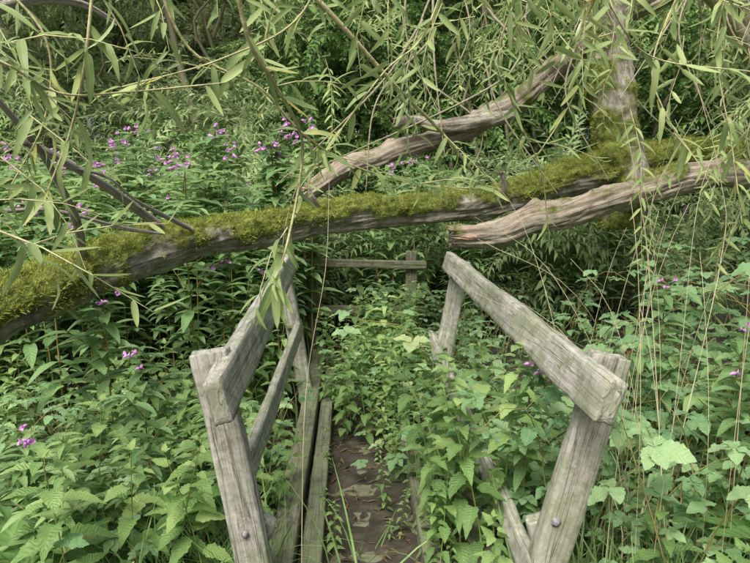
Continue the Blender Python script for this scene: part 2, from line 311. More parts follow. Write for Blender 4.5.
while y<5.1:
    bt.append(beam((cx(y)-.46,y,-.03+rng.normal(0,.004)),(cx(y)+.42,y+rng.normal(0,.01),-.03+rng.normal(0,.004)),.13,.035,seed=k,seg=.1)); y+=.145;k+=1
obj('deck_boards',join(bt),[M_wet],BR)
GT=empty('end_barrier')
def G(nm,*a,**k): return obj(nm,beam(*a,**k),[M_wet],GT)
G('post',(.36,5.7,-.3),(.36,5.7,1.0),.11,.09,up=(0,1,0),seed=31)
G('post_left',(-.62,5.7,-.3),(-.62,5.7,1.0),.11,.09,up=(0,1,0),seed=32)
G('top_rail',(-.75,5.62,.90),(.5,5.62,.87),.045,.08,seed=33)
G('lower_rail',(-.75,5.62,.44),(.5,5.62,.42),.045,.08,seed=34)
def bolt(nm,c,nrmv,r=.017):
    F=frames(np.array([nrmv]),(0,0,1))[0]; V=[];Q=[];k=20
    pr=[(r*1.5,0),(r*1.5,.003),(r,.004),(r*.96,.009),(r*.6,.013),(.0004,.014)]
    for (rr,h) in pr:
        for a in range(k): V.append(np.array(c)+F[:,0]*rr*math.cos(a*2*PI/k)+F[:,2]*rr*math.sin(a*2*PI/k)+F[:,1]*h)
    for s in range(len(pr)-1):
        for a in range(k): Q.append((s*k+a,s*k+(a+1)%k,(s+1)*k+(a+1)%k,(s+1)*k+a))
    obj(nm,T(V,Q,np.zeros((len(V),3))),[M_bolt],BR)
bolt('bolt_right',(.627,1.866,.46),(0,-1,0),.012); bolt('bolt_left',(-.442,1.826,.44),(0,-1,0),.009)
# ------------------------------------------------------------------ fallen tree
def trunk(pr,k=56,step=.022,amp=.02,mossf=None,seed=0,endjag=(0,0),m=0,ridge=.3,mh=.02,knots=()):
    t=tube(pr,k=k,step=step,m=m); P,r,off,F=t.P,t.r,t.off,t.F
    v=t.v.reshape(t.n,k,3).copy(); a=t.a.reshape(t.n,k,3).copy(); mk=np.zeros((t.n,k))
    for i in range(t.n):
        for j in range(k):
            o=off[i,j]; L=t.L[i]; p=Vector(v[i,j]); an=j/k*2*PI
            ca,sa=math.cos(an),math.sin(an)
            big=noise.noise(Vector((ca*1.0+seed,sa*1.0,L*2.6)))
            rid=noise.noise(Vector((ca*6+seed*3,sa*6,L*4)))
            fin=noise.noise(Vector((ca*14,sa*14+seed,L*22)))
            dd=amp*(1.2*big+ridge*rid+.3*fin)
            for (kl,ka,kr,kh) in knots:
                da=(an-ka+PI)%(2*PI)-PI; q=((L-kl)/kr)**2+(da*r[i]/kr)**2; dd+=kh*math.exp(-q)
            if mossf is not None:
                c=mossf(P[i],o,L)+noise.noise(p*5+Vector((seed,0,0)))*.85+noise.noise(p*17)*.4
                c=min(1,max(0,c*2.2)); mk[i,j]=c; dd+=c*mh*(1+noise.noise(p*22)*1.0+noise.noise(p*9)*.9)
            v[i,j]+=o*dd
    a[:,:,1]=mk
    d0=F[0,:,1];d1=F[-1,:,1]
    for j in range(k):
        ca,sa=math.cos(j/k*2*PI),math.sin(j/k*2*PI)
        q=abs(noise.noise(Vector((ca*3.3,sa*3.3,seed)))) + .4*abs(noise.noise(Vector((ca*9,sa*9,seed))))
        for (s,ring,d) in ((0,range(0,4),-d0),(1,range(t.n-4,t.n),d1)):
            if endjag[s]:
                for ii in ring:
                    w=1 if ii in(0,t.n-1) else .5
                    v[ii,j]+=d*q*endjag[s]*w
    V=v.reshape(-1,3);A=a.reshape(-1,3);Q=t.q
    VV=[V];AA=[A];QQ=[Q];b=len(V);M=[np.full(len(Q),m)]
    for (ii,sg) in ((0,1),(t.n-1,-1)):
        prev=np.arange(k)+ii*k
        for sc,dep in ((.7,.0),(.35,.02),(.002,.01)):
            c=P[ii]+ (F[ii,:,1]*sg)*dep
            nv=c+(V[np.arange(k)+ii*k]-P[ii])*sc*1.0
            nv=nv+rng.normal(0,.002,nv.shape)
            VV.append(nv); aa=A[np.arange(k)+ii*k].copy(); aa[:,1]=0; AA.append(aa)
            idx=b+np.arange(k); b+=k
            q=np.stack([prev,idx,np.roll(idx,-1),np.roll(prev,-1)],-1)
            QQ.append(q); M.append(np.full(k,1)); prev=idx
    o=T(np.concatenate(VV),np.concatenate(QQ),np.concatenate(AA),np.concatenate(M)); o.vg=v;o.mk=mk;o.off=off;o.P=P;o.F=F;o.r=r;return o
def splinters(t,n,ln,w=.014,sd=0):
    """torn wood fibres standing out from the broken start of a limb"""
    g=np.random.default_rng(sd); out=[]
    P=t.P[2];d=-t.F[0,:,1]
    for i in range(n):
        j=g.integers(0,t.off.shape[1]); rr=t.r[0]*g.uniform(.45,.98); b=P+t.off[2,j]*rr; L=g.uniform(*ln)
        dd=nrm(d+g.normal(0,.10,3)); ww=w*g.uniform(.5,1.4)
        out.append(tube([(*(b-d*.06),ww),(*b,ww),(*(b+dd*L*.6),ww*.6),(*(b+dd*L),.0008)],k=5,step=.05,m=g.integers(0,2)))
    return out
FT=empty('fallen_tree')
def R4(p,r): return [(*q,rr) for q,rr in zip(p,r)]
mossP=[(-1.95,1.9,.97),(-1.76,2.30,1.01),(-1.70,2.60,1.06),(-1.60,2.95,1.10),(-1.42,3.30,1.19),(-1.12,3.75,1.27),(-0.80,4.10,1.30),(-0.41,4.45,1.37),(0.19,4.62,1.42),(0.67,4.70,1.44),(1.14,4.75,1.55),(1.55,4.80,1.67),(1.94,4.85,1.76),(2.4,4.95,1.84),(3.2,5.1,1.9)]
mossR=[.125,.12,.125,.12,.115,.112,.104,.108,.10,.10,.10,.115,.135,.12,.12]
def mf1(P,o,L):
    x=P[0]; v=o[2]*1.0+.24
    v-=.5*math.exp(-((x+.98)/.2)**2)+.65*math.exp(-((x-.72)/.17)**2)
    v+=.25*math.exp(-((x+1.7)/.2)**2)+.2*math.exp(-((x-1.3)/.3)**2)
    return v
t1=trunk(R4(mossP,mossR),k=72,mossf=mf1,seed=1,amp=.036,mh=.028,ridge=.5,knots=[(1.1,2.6,.07,.05),(2.4,.6,.06,.045),(3.3,2.2,.08,.05),(4.1,1.2,.06,.05),(4.5,3.0,.07,.05)])
st1=trunk(R4([(-.42,4.42,1.42),(-.46,4.34,1.52),(-.50,4.30,1.60)],[.035,.028,.022]),k=20,amp=.008,seed=31,endjag=(0,.05))
st2=trunk(R4([(.98,4.68,1.48),(1.0,4.58,1.60),(.97,4.52,1.72)],[.03,.025,.018]),k=20,amp=.008,seed=32,endjag=(0,.05))
obj('mossy_trunk',t1,[M_bark,M_bare],FT)
obj('branch_stubs',join([st1,st2]),[M_bark,M_red],FT)
t2=trunk(R4([(2.08,4.9,1.3),(2.03,4.88,1.7),(1.96,4.88,2.15),(1.90,4.88,2.6),(1.80,4.92,3.1),(1.66,5.0,3.7)],[.19,.18,.165,.16,.14,.10]),mossf=lambda P,o,L:-o[0]*.35+.26-.25*(P[2]>2.6),seed=4,amp=.04,knots=[(.6,4,.09,.07),(1.1,5,.07,.05)],ridge=.6)
obj('mossy_stem',t2,[M_bark,M_bare],FT)
t3=trunk(R4([(0.64,4.33,1.25),(0.92,4.34,1.27),(1.15,4.37,1.36),(1.37,4.40,1.40),(1.83,4.46,1.55),(2.1,4.5,1.60),(2.39,4.55,1.69),(2.99,4.65,1.72),(4.00,4.85,1.79)],[.07,.10,.09,.10,.095,.105,.10,.105,.11]),seed=7,amp=.032,endjag=(.3,0),mossf=lambda P,o,L:o[2]*.5-.42,ridge=.7,knots=[(.6,2.0,.06,.04),(1.3,4.5,.07,.05)])
obj('broken_limb',join([t3]+splinters(t3,22,(.04,.18),.015,3)),[M_bare,M_red],FT)
t4=trunk(R4([(-.52,5.0,1.60),(-.21,5.0,1.80),(.0,5.0,1.85),(.21,5.0,1.94),(.71,5.0,2.06),(.95,5,2.2),(1.12,5.0,2.27),(1.42,4.98,2.52),(1.81,4.97,2.86),(2.25,4.95,3.11),(3.0,4.9,3.45)],[.07,.08,.07,.076,.07,.08,.085,.078,.08,.08,.075]),seed=9,amp=.026,endjag=(.1,0),mossf=lambda P,o,L:o[2]*.4-.38+.5*(P[0]>1.2),k=52,ridge=.7,knots=[(.75,2.2,.05,.04),(1.5,1.0,.05,.045)])
obj('bare_limb',join([t4]+splinters(t4,14,(.03,.12),.014,5)),[M_bare,M_red],FT)
t5=trunk(R4([(.18,4.85,2.13),(.35,4.86,2.14),(.53,4.86,2.10),(.95,4.93,2.16),(1.15,4.97,2.24)],[.038,.045,.05,.06,.05]),seed=12,amp=.018,endjag=(.06,0),k=36,ridge=.6)
obj('snapped_branch',join([t5]+splinters(t5,10,(.02,.09),.01,6)),[M_bark,M_red],FT)
def tufts(t,cnt,size=.014,thr=.35):
    vg,mk,off=t.vg,t.mk,t.off; n,k=mk.shape
    w=np.clip(mk-thr,0,1).ravel(); w/=w.sum(); idx=rng.choice(n*k,cnt,p=w)
    P=vg.reshape(-1,3)[idx]+rng.normal(0,.008,(cnt,3)); O=off.reshape(-1,3)[idx]
    d=nrm(O+rng.normal(0,.6,(cnt,3))+[0,0,.2]); up=nrm(rng.normal(0,1,(cnt,3)))
    tf=T([(-.09,0,0),(.09,0,0),(.07,.55,.05),(-.07,.55,.05),(.012,1,.22),(-.012,1,.22)],[(0,1,2,3),(3,2,4,5)],[(0,0,0)]*6)
    return stamp(tf,P-O*.003,frames(d,up),rng.uniform(.6,1.8,cnt)*size,rng.random(cnt))
obj('moss',join([tufts(t1,66000,.015),tufts(t2,12000,.016),tufts(t3,2500,.012),tufts(t4,1500,.012)]),[M_moss],FT)
# ------------------------------------------------------------------ leaves
L_nettle=leaf(12,ovate,.62,fold=.12,droop=.28,serr=.17,wave=.05)
L_nettle2=leaf(12,ovate,.52,fold=.25,droop=.5,serr=.17,wave=.08)
L_bram=leaf(12,lambda x:(math.sin(PI*min(1,x**.72))**.75) if 0<x<1 else 0,.74,fold=.14,droop=.18,serr=.13,wave=.08)
L_bal=leaf(6,lance,.34,fold=.2,droop=.35,serr=.05,wave=.04)
L_will=leaf(5,narrow,.17,fold=.25,droop=.25)
L_will2=leaf(8,narrow,.19,fold=.2,droop=-.12)
L_will3=leaf(10,narrow,.17,fold=.15,droop=.5,wave=.1)
L_dock=leaf(10,lance,.42,fold=.18,droop=.45,wave=.08)
L_lo=T([(0,0,0),(.27,.45,.07),(0,1,-.2),(-.27,.45,.07)],[(0,1,2,3)],[(0,.5,.5)]*4)
L_loN=T([(0,0,0),(.11,.4,.03),(0,1,-.25),(-.11,.4,.03)],[(0,1,2,3)],[(0,.5,.5)]*4)
def dirs(az,el): return np.stack([np.cos(az)*np.cos(el),np.sin(az)*np.cos(el),np.sin(el)],-1)
def nettle(h=1.,seed=0):
    g=np.random.default_rng(seed); ln=g.normal(0,.06,2)
    pts=[(ln[0]*t*t,ln[1]*t*t,h*t,.0045*(1-.6*t)) for t in np.linspace(0,1,6)]
    st=tube(pts,k=5,step=.12,m=1,rnd=.5); c=cat(pts,.01)[:,:3]
    loc=[];d=[];s=[];az=g.random()*6
    z=.18; step=.10
    while z<h:
        f=z/h; p=c[min(len(c)-1,int(f*len(c)))]
        for q in (0,PI):
            e=.15-.25*(f<.6)+.5*max(0,f-.8)*2+g.normal(0,.2); loc.append(p); d.append(dirs(az+q+g.normal(0,.25),e)); s.append((.05+.095*math.sin(min(1,(1-f)*1.6+.12)*PI*.55))*g.uniform(.8,1.2))
        az+=PI/2+g.normal(0,.2); z+=step*(1.1-.6*f)
    loc=np.array(loc);d=np.array(d);s=np.array(s);n=len(loc)
    pl=loc+d*.025
    w=g.random(n)<.5
    ls=[stamp(L_nettle,pl[w],frames(d[w],[0,0,1]),s[w],g.random(w.sum()),m=None),stamp(L_nettle2,pl[~w],frames(d[~w],[0,0,1]),s[~w],g.random((~w).sum()))]
    top=np.array([c[-1]]*4); dt=dirs(g.random(4)*6,g.uniform(.5,1.2,4))
    ls.append(stamp(L_nettle,top,frames(dt,[0,0,1]),g.uniform(.03,.05,4),g.uniform(.7,1,4)))
    return join([st]+ls)
def bramble(seed):
    g=np.random.default_rng(seed); h=g.uniform(.7,1.05); rch=g.uniform(.3,.75)
    pts=[(rch*t**1.6,0.06*math.sin(3*t+seed),h*math.sin(t*PI*.62)*1.05,.004*(1-.6*t)) for t in np.linspace(0,1,7)]
    st=tube(pts,k=5,step=.1,m=1,rnd=.4); c=cat(pts,.01)[:,:3]; n=len(c)
    parts=[st]; az=g.random()*6
    for f in np.linspace(.15,1,g.integers(9,12)):
        p=c[min(n-1,int(f*n))]; az+=2.4; el=g.uniform(.1,.7); d=dirs(np.array(az),np.array(el)); pe=g.uniform(.06,.12); e=p+d*pe
        parts.append(tube([(*p,.0016),(*(p+d*pe*.5+[0,0,.008]),.0014),(*e,.0011)],k=3,step=.06,m=1,rnd=.5))
        k=3 if g.random()<.7 else 5; sz=g.uniform(.075,.12)*(1.05-.3*f)
        an={3:[0,1.25,-1.25],5:[0,.95,-.95,1.9,-1.9]}[k]
        el2=g.uniform(-.3,.15); sd=[1.1]+[.88]*(k-1)
        ds=np.array([dirs(np.array(az+q+g.normal(0,.1)),np.array(el2+g.normal(0,.12))) for q in an])
        r0=g.random()
        parts.append(stamp(L_bram,np.array([e+dd*(.015 if i==0 else .002) for i,dd in enumerate(ds)]),frames(ds,[g.normal(0,.2),g.normal(0,.2),1]),np.array(sd)*sz,np.full(k,.05+.9*r0)))
    return join(parts)
def balsam(seed):
    g=np.random.default_rng(seed); ln=g.normal(0,.05,2)
    pts=[(ln[0]*t*t,ln[1]*t*t,t,.006*(1-.65*t)) for t in np.linspace(0,1,6)]
    parts=[tube(pts,k=5,step=.15,m=1,rnd=.5)]; c=cat(pts,.01)[:,:3];n=len(c)
    loc=[];d=[];s=[]
    for f in np.concatenate([np.linspace(.25,.8,7),np.linspace(.82,1,6)]):
        p=c[min(n-1,int(f*n))];az=g.random()*6
        for q in range(3):
            loc.append(p); d.append(dirs(az+q*2.09+g.normal(0,.2),g.uniform(-.15,.5))); s.append(g.uniform(.11,.17)*(1.1-.35*f))
    for b in range(4):
        f=g.uniform(.5,.9);p=c[int(f*n)-1];az=g.random()*6;dd=dirs(np.array(az),np.array(.7)); L=g.uniform(.12,.25); e=p+dd*L
        parts.append(tube([(*p,.003),(*e,.0015)],k=4,step=.1,m=1,rnd=.5))
        for q in range(5):
            loc.append(p+dd*L*g.uniform(.4,1)); d.append(dirs(g.random()*6.28,g.uniform(-.1,.6))); s.append(g.uniform(.08,.13))
    d=np.array(d);N_=len(d)
    parts.append(stamp(L_bal,np.array(loc),frames(d,[0,0,1]),np.array(s),g.random(N_)))
    return join(parts)
def wsprig(seed,lf=L_will,L=.6,nl=24,ls=(.07,.115),thin=.0022,droopy=.25,ms=1,k=4):
    g=np.random.default_rng(seed)
    pts=[(.03*math.sin(4*t+seed),L*t,-droopy*L*t*t,thin*(1-.7*t)) for t in np.linspace(0,1,4)]
    parts=[tube(pts,k=k,step=.15,m=ms,rnd=.5)];c=cat(pts,.01)[:,:3];n=len(c)
    f=np.linspace(.12,1,nl);loc=c[np.minimum(n-1,(f*n).astype(int))]
    a=np.arange(nl)*2.4+g.random()*6; d=np.stack([np.cos(a)*.75,np.full(nl,.55)+g.normal(0,.15,nl),np.sin(a)*.5-.25],-1)
    s=g.uniform(*ls,nl)*(1.05-.35*f)
    parts.append(stamp(lf,loc,frames(d,[0,0,1]),s,g.random(nl))); return join(parts)
nettles=[nettle(g,i) for i,g in enumerate([.9,1,.8,1.05])]
brams=[bramble(40+i) for i in range(5)]
bals=[balsam(60+i) for i in range(4)]
def plant(tl,loc,s,tilt=.12):
    loc=np.asarray(loc,float);n=len(loc); s=np.broadcast_to(s,(n,)); w=rng.integers(0,len(tl),n); out=[]
    R=rotz(rng.random(n)*6.28,np.abs(rng.normal(0,tilt,n)),rng.random(n)*6.28); rr=rng.random(n)
    for i in range(len(tl)):
        k=w==i; out.append(stamp(tl[i],loc[k],R[k],s[k],rr[k]))
    return join(out)
def scatter(n,x0,x1,y0,y1,ok=None):
    x=rng.uniform(x0,x1,n);y=rng.uniform(y0,y1,n)
    k=np.ones(n,bool) if ok is None else ok(x,y)
    x,y=x[k],y[k]; return np.stack([x,y,gz(x,y)-.02],-1)
def clear(x,y,w=.62): 
    o=x-cx(y)
    a=~((np.abs(o)<w)&(y<5.4)); 
    return a&~((np.abs(x)<.9)&(y<1.6))&~((y<1.5))
nl=scatter(250,-3.6,-.5,1.6,4.6,clear); nr=scatter(110,.6,3.6,1.7,4.4,clear)
hL=rng.uniform(.5,.98,len(nl)); hR=rng.uniform(.5,.9,len(nr))
inner=np.array([(.36,2.25),(.42,2.45),(.33,2.55),(.45,2.15),(.38,2.75),(.34,2.9),(.42,3.1),(.24,3.6),(.2,4.0),(-.15,4.5),(.05,4.5),(.25,4.3),(.40,1.95),(-.1,5.),(.1,5.1),(.3,4.9),(.34,3.3),(.28,2.3),(.22,2.8),(.55,2.35),(.58,2.9),(.1,3.9)])
inner=np.column_stack([inner,np.full(len(inner),-.03)]); hi=np.array([1.0,.95,.9,.8,.85,.8,.95,.75,.75,.75,.85,.9,.5,.85,.9,.95,.85,.7,.6,1.0,1.05,.6])
m_=62; iy=rng.uniform(2.1,5.3,m_); io=rng.uniform(.04,.45,m_); i2=np.column_stack([cx(iy)+io,iy,np.full(m_,-.03)]); h2=rng.uniform(.22,.52,m_)+.2*(iy>3.6)
m_=26; iy=rng.uniform(3.5,5.4,m_); i3=np.column_stack([cx(iy)+rng.uniform(-.36,.1,m_),iy,np.full(m_,-.03)]); h3=rng.uniform(.3,.65,m_)
m_=12; iy=rng.uniform(2.3,3.7,m_); i6=np.column_stack([cx(iy)+rng.choice([-.26,-.3,.0,.05],m_),iy,np.full(m_,-.03)]); h6=rng.uniform(.16,.3,m_)
m_=8; iy=rng.uniform(5.3,5.6,m_); i5=np.column_stack([rng.uniform(-.6,.5,m_),iy,np.full(m_,-.05)]); h5=rng.uniform(.6,.9,m_)
i4=np.array([(-.47,2.3,-.1),(-.52,2.7,-.2),(-.54,3.2,-.3),(-.45,2.5,-.1)]); h4=np.array([.55,.6,.65,.5])
obj('nettle_patch',plant(nettles,np.vstack([nl,nr,inner,i2,i3,i4,i5,i6]),np.concatenate([hL,hR,hi,h2,h3,h4,h5,h6])),[M_nettle,M_stem])
b1=scatter(270,.75,4.2,1.7,4.6,lambda x,y:clear(x,y,.72)); b2=scatter(100,-3.5,-.6,1.7,4.2,clear); b3=scatter(130,-.2,.9,2.5,5.6,lambda x,y:(x-cx(y)>.13)|(y>4.0))
b3=b3[np.abs(b3[:,0]-.34)<.5]
s1=rng.uniform(.7,1.25,len(b1))*np.clip(.75+.25*(b1[:,0]-.8),.75,1.2)
b4=np.array([(.62,3.0,-.2),(.66,2.6,-.2),(.6,3.4,-.3),(.78,2.3,-.15),(.86,2.1,-.1)])
obj('bramble_bush',plant(brams,np.vstack([b1,b2,b3,b4]),np.concatenate([s1,rng.uniform(.5,.8,len(b2)),rng.uniform(.45,.85,len(b3)),[1.15,1.0,1.2,.95,.8]]),.25),[M_bramble,M_rstem])
fl=np.array([(-1.01,5.50,1.96),(-.9,5.6,1.93),(-0.60,5.50,2.09),(-.7,5.5,2.0),(-1.29,5.50,1.91),(-2.65,5.00,1.84),(-2.99,5.00,1.74),(-2.23,4.00,1.40),(-1.98,4.00,1.38),(-2.36,6.00,2.12),(-2.58,6.00,1.79),(0.20,6.00,1.76),(0.40,6.00,1.84),(-0.98,2.40,0.90),(-1.21,4.50,0.98),(-1.39,3.00,0.98),(-1.20,2.00,0.68),(0.64,2.30,0.86),(1.52,3.00,1.08),(1.59,2.50,0.98),(1.46,2.20,0.88),(-1.8,5.2,1.8),(-1.6,5.0,1.75),(-2.3,5.4,1.95),(-1.5,5.8,2.08),(-.8,5.4,2.08),(-2.1,4.6,1.66),(-2.8,4.6,1.74)])
a1=scatter(270,-4.5,-.7,4.2,7.5); a2=scatter(110,-1.,3.,5.9,8)
a3=scatter(70,-3.2,-.75,1.8,3.8)
fb=np.column_stack([fl[:,0],fl[:,1],gz(fl[:,0],fl[:,1])])
P=np.vstack([a1,a2,a3,fb]); S=np.concatenate([rng.uniform(1.0,1.8,len(a1)),rng.uniform(.9,1.5,len(a2)),rng.uniform(.55,.8,len(a3)),fl[:,2]-fb[:,2]])
bt=plant(bals,P,S,.04)
pet=leaf(4,lambda x:math.sin(PI*min(.999,x**.6))**.6 if 0<x<1 else 0,.95,fold=.25,droop=-.3,m=2)
pd=np.array([[0,.3,1],[.6,.7,-.6],[-.6,.7,-.6],[.2,.9,.1]])
flower=join([stamp(pet,np.zeros((4,3)),frames(pd,[0,1,.2]),np.array([.9,1,1,.6]),np.zeros(4),m=2),
  tube([(0,.1,.05,.02),(0,-.1,0,.28),(0,-.5,-.1,.3),(0,-.85,-.25,.15),(0,-1.0,-.5,.03)],k=8,step=.2,m=2)])
flower.a[:,0]=.5
tops=[];fs=[]
for c in fl:
    far=c[1]>3.5
    for _ in range(rng.integers(5,9) if far else rng.integers(3,5)):
        tops.append(c+rng.normal(0,.05 if far else .03,3)*[1,1,1.2]+[0,-.08,.05]); fs.append(rng.uniform(.025,.035) if far else rng.uniform(.017,.022))
for p,s in zip(a1,S[:len(a1)]):
    if rng.random()<.22:
        for _ in range(3): tops.append(p+[rng.normal(0,.05),rng.normal(0,.05),s*1.0+rng.normal(0,.04)+.04]); fs.append(rng.uniform(.021,.031))
tops=np.array(tops); n=len(tops)
ft=stamp(flower,tops,rotz(rng.random(n)*6.28,rng.normal(0,.4,n),rng.random(n)*6.28),np.array(fs))
obj('himalayan_balsam',join([bt,ft]),[M_balsam,M_rstem,M_pink])
parts=[]
for (x,y) in [(-1.15,1.75),(-1.35,2.0),(-.75,2.2),(1.5,2.0),(-1.6,2.3),(-1.25,1.9)]:
    n=9; z=float(gz(x,y)); d=dirs(rng.random(n)*6.28,rng.uniform(.3,1.1,n)); parts.append(stamp(L_dock,np.tile([x,y,z+.42],(n,1)),frames(d,[0,0,1]),rng.uniform(.18,.28,n),rng.random(n)))
    parts.append(tube([(x,y,z,.008),(x,y,z+.45,.005)],k=5,m=1))
obj('dock_plant',join(parts),[M_dock,M_stem])
bl=[]
for c in (.5,1.0,1.6):
    n=6;V=[];Q=[]
    for i in range(n+1):
        t=i/n; yy=math.sin(t*c)/c; zz=(1-math.cos(t*c))/c; w=.008*(1-t**2)+.0006
        V+=[(-w,zz,yy),(w,zz,yy)]
    for i in range(n): Q.append((2*i,2*i+1,2*i+3,2*i+2))
    bl.append(T(V,Q,np.zeros((len(V),3))))
def grassat(P,s,tilt=.3): 
    n=len(P);w=rng.integers(0,3,n);R=rotz(rng.random(n)*6.28,np.abs(rng.normal(0,tilt,n)),rng.random(n)*6.28)
    return join([stamp(bl[i],P[w==i],R[w==i],s[w==i],rng.random((w==i).sum())) for i in range(3)])
cl=[(1.35,1.9),(1.5,2.2),(1.2,2.1),(1.7,2.0),(.95,2.3),(-.5,2.1),(-.62,2.0),(1.1,3.0),(1.6,2.6),(-.8,1.8),(2.,2.4),(1.1,1.9)]
gp=np.vstack([np.column_stack([rng.normal(x,.09,60),rng.normal(y,.09,60)]) for x,y in cl]+[scatter(1800,-3.5,3.5,1.7,6,lambda x,y:np.abs(x-cx(y))>.5)[:,:2],np.column_stack([rng.normal(-.1,.06,22),rng.normal(2.25,.1,22)])])
gp=np.column_stack([gp,gz(gp[:,0],gp[:,1])])
obj('grass',grassat(gp,rng.uniform(.3,.7,len(gp))),[M_grass])
parts=[]
def stalk(pts,r=.0022): parts.append(tube([(*p,r*(1-.5*i/len(pts))) for i,p in enumerate(pts)],k=4,step=.1))
stalk([(1.17,2.10,0.0),(1.06,2.20,1.18),(0.99,2.20,1.56),(0.89,2.20,1.92)]); stalk([(1.19,2.30,0.0),(1.43,2.40,1.27),(1.40,2.40,1.64),(1.24,2.40,2.10)])
stalk([(-0.27,1.90,0.0),(-0.25,2.00,0.85),(-0.18,2.10,1.31),(-0.17,2.20,1.63)],.0016)
for i in range(22):
    x=rng.normal(1.15,.22);y=rng.uniform(1.9,2.6);h=rng.uniform(.9,1.9);a=rng.normal(-.05,.25);b=rng.normal(0,.15)
    stalk([(x,y,0),(x+a*.3,y+b*.3,h*.5),(x+a*.8,y+b,h*.85),(x+a*1.4,y+b*1.5,h)],.0015)
gd=np.column_stack([rng.normal(1.3,.3,50),rng.uniform(2.1,2.9,50)]);gd=np.column_stack([gd,gz(gd[:,0],gd[:,1])+.2])
obj('dry_grass_stalks',join(parts+[grassat(gd,rng.uniform(.4,.7,50))]),[M_dry])
n=900;x=rng.uniform(-.5,.6,n);y=rng.uniform(1.8,5.2,n); P=np.column_stack([x+cx(y)-.05,y,np.full(n,.0)+rng.uniform(0,.015,n)])
d=dirs(rng.random(n)*6.28,rng.normal(0,.2,n))
obj('leaf_litter',stamp(L_will,P,frames(d,nrm(np.column_stack([rng.normal(0,.3,(n,2)),np.ones(n)]))),rng.uniform(.03,.08,n),rng.random(n)),[M_dead])
u=np.linspace(0,1,90);vv=np.linspace(-1,1,26);U,VV_=np.meshgrid(u,vv)
yy=1.55+U*3.6;xx=cx(yy)-.04+VV_*.36
zz=-.012+np.array([[noise.noise(Vector((a*7,b*7,0)))*.03+noise.noise(Vector((a*25,b*25,3)))*.012 for a,b in zip(r1,r2)] for r1,r2 in zip(xx,yy)])+.012*(1-np.abs(VV_)**2)
i=np.arange(25)[:,None]*90;j=np.arange(89)[None]
obj('footpath',T(np.stack([xx,yy,zz],-1).reshape(-1,3),np.stack([i+j,i+j+1,i+91+j,i+90+j],-1).reshape(-1,4),np.zeros((26*90,3))),[M_soil])
# ------------------------------------------------------------------ willow
WT=empty('willow_tree')
sprigs=[wsprig(i,L_will2 if i%2 else L_will,L=.5+.1*i,nl=14+3*i,ls=(.085,.13)) for i in range(5)]
near=[wsprig(200+i,[L_will2,L_will3,L_will][i%3],L=.38,nl=8,ls=(.11,.155),thin=.003) for i in range(5)]
S={'S1':([(-.37,1.6,2.2),(-.35,1.7,2.01),(-.305,1.8,1.92),(-.253,1.9,1.816),(-.242,2.0,1.73),(-.268,2.0,1.56),(-.30,1.95,1.40),(-.33,1.9,1.30)],.007),
'S2':([(-.4,2.15,2.5),(-.265,2.2,2.33),(-.112,2.3,2.19),(.103,2.5,2.0),(.293,2.7,1.86),(.507,3.0,1.67)],.012),
'S3':([(-.65,1.8,2.25),(-.575,1.9,2.03),(-.38,2.0,1.93),(-.26,2.1,1.80),(-.09,2.2,1.69),(.18,2.4,1.62),(.55,2.6,1.6)],.005),
'S4':([(-0.71,1.60,2.2),(-0.76,1.60,1.93),(-0.86,1.70,1.77),(-0.94,1.70,1.60)],.005),
'S5':([(-1.1,1.5,1.95),(-0.92,1.50,1.91),(-0.83,1.60,1.85),(-0.69,1.70,1.87),(-0.46,1.80,1.91)],.004),
'S6':([(.6,2.6,2.7),(0.61,2.60,2.46),(0.55,2.70,2.21),(0.65,2.80,1.96),(0.81,2.90,1.69),(0.89,3.00,1.39)],.005),
'S7':([(.3,2.4,2.6),(0.27,2.40,2.40),(0.18,2.40,2.18),(0.04,2.40,2.06),(-0.14,2.40,1.83),(-0.31,2.40,1.60)],.005),
'S8':([(.9,2.8,2.6),(1.0,2.8,2.3),(.92,2.85,2.0),(.75,2.9,1.7)],.005),
'S9':([(-1.25,2.0,2.3),(-1.1,2.05,2.1),(-1.15,2.1,1.85),(-1.3,2.1,1.6)],.005),
'S10':([(.5,1.9,2.5),(.75,2.0,2.2),(.95,2.1,2.05),(1.3,2.1,2.0)],.004),
'S11':([(-.1,1.7,2.4),(-.2,1.75,2.1),(-.45,1.8,1.98),(-.75,1.8,1.9)],.004),
'S12':([(1.5,2.6,2.6),(1.45,2.6,2.2),(1.55,2.6,1.8),(1.6,2.55,1.45)],.004),
'S13':([(1.2,2.3,2.5),(1.05,2.3,2.1),(1.1,2.3,1.9),(1.25,2.3,1.7)],.004)}
parts=[];lv=[]
for kk,(pts,r) in S.items():
    parts.append(tube([(*p,r*(1-.6*i/len(pts))) for i,p in enumerate(pts)],k=8,step=.03))
    c=cat([(*p,0) for p in pts],.01)[:,:3]; m=len(c)
    nn=int(m*.17*(.35 if kk=='S2' else 1)); idx=rng.integers(int(m*.15),m,nn)
    tg=nrm(np.gradient(c,axis=0))[idx]
    d=nrm(tg*.7+rng.normal(0,.6,(nn,3))+[0,0,-.35]); 
    for i_,lf_ in enumerate((L_will2,L_will3)):
        w_=(np.arange(nn)%2)==i_
        lv.append(stamp(lf_,c[idx][w_],frames(d[w_],nrm(rng.normal(0,.4,(w_.sum(),3))+[0,-.5,1])),rng.uniform(.08,.15,w_.sum()),rng.random(w_.sum())))
    nn=max(1,m//40); idx=rng.integers(int(m*.1),m,nn); tg=nrm(np.gradient(c,axis=0))[idx]
    d=nrm(tg*.6+rng.normal(0,.6,(nn,3))+[0,0,-.1]); 
    for q in range(nn): lv.append(stamp(near[rng.integers(0,5)],c[idx[q]][None],frames(d[q][None],[0,0,1]),np.array([rng.uniform(.6,.95)]),rng.random(1)))
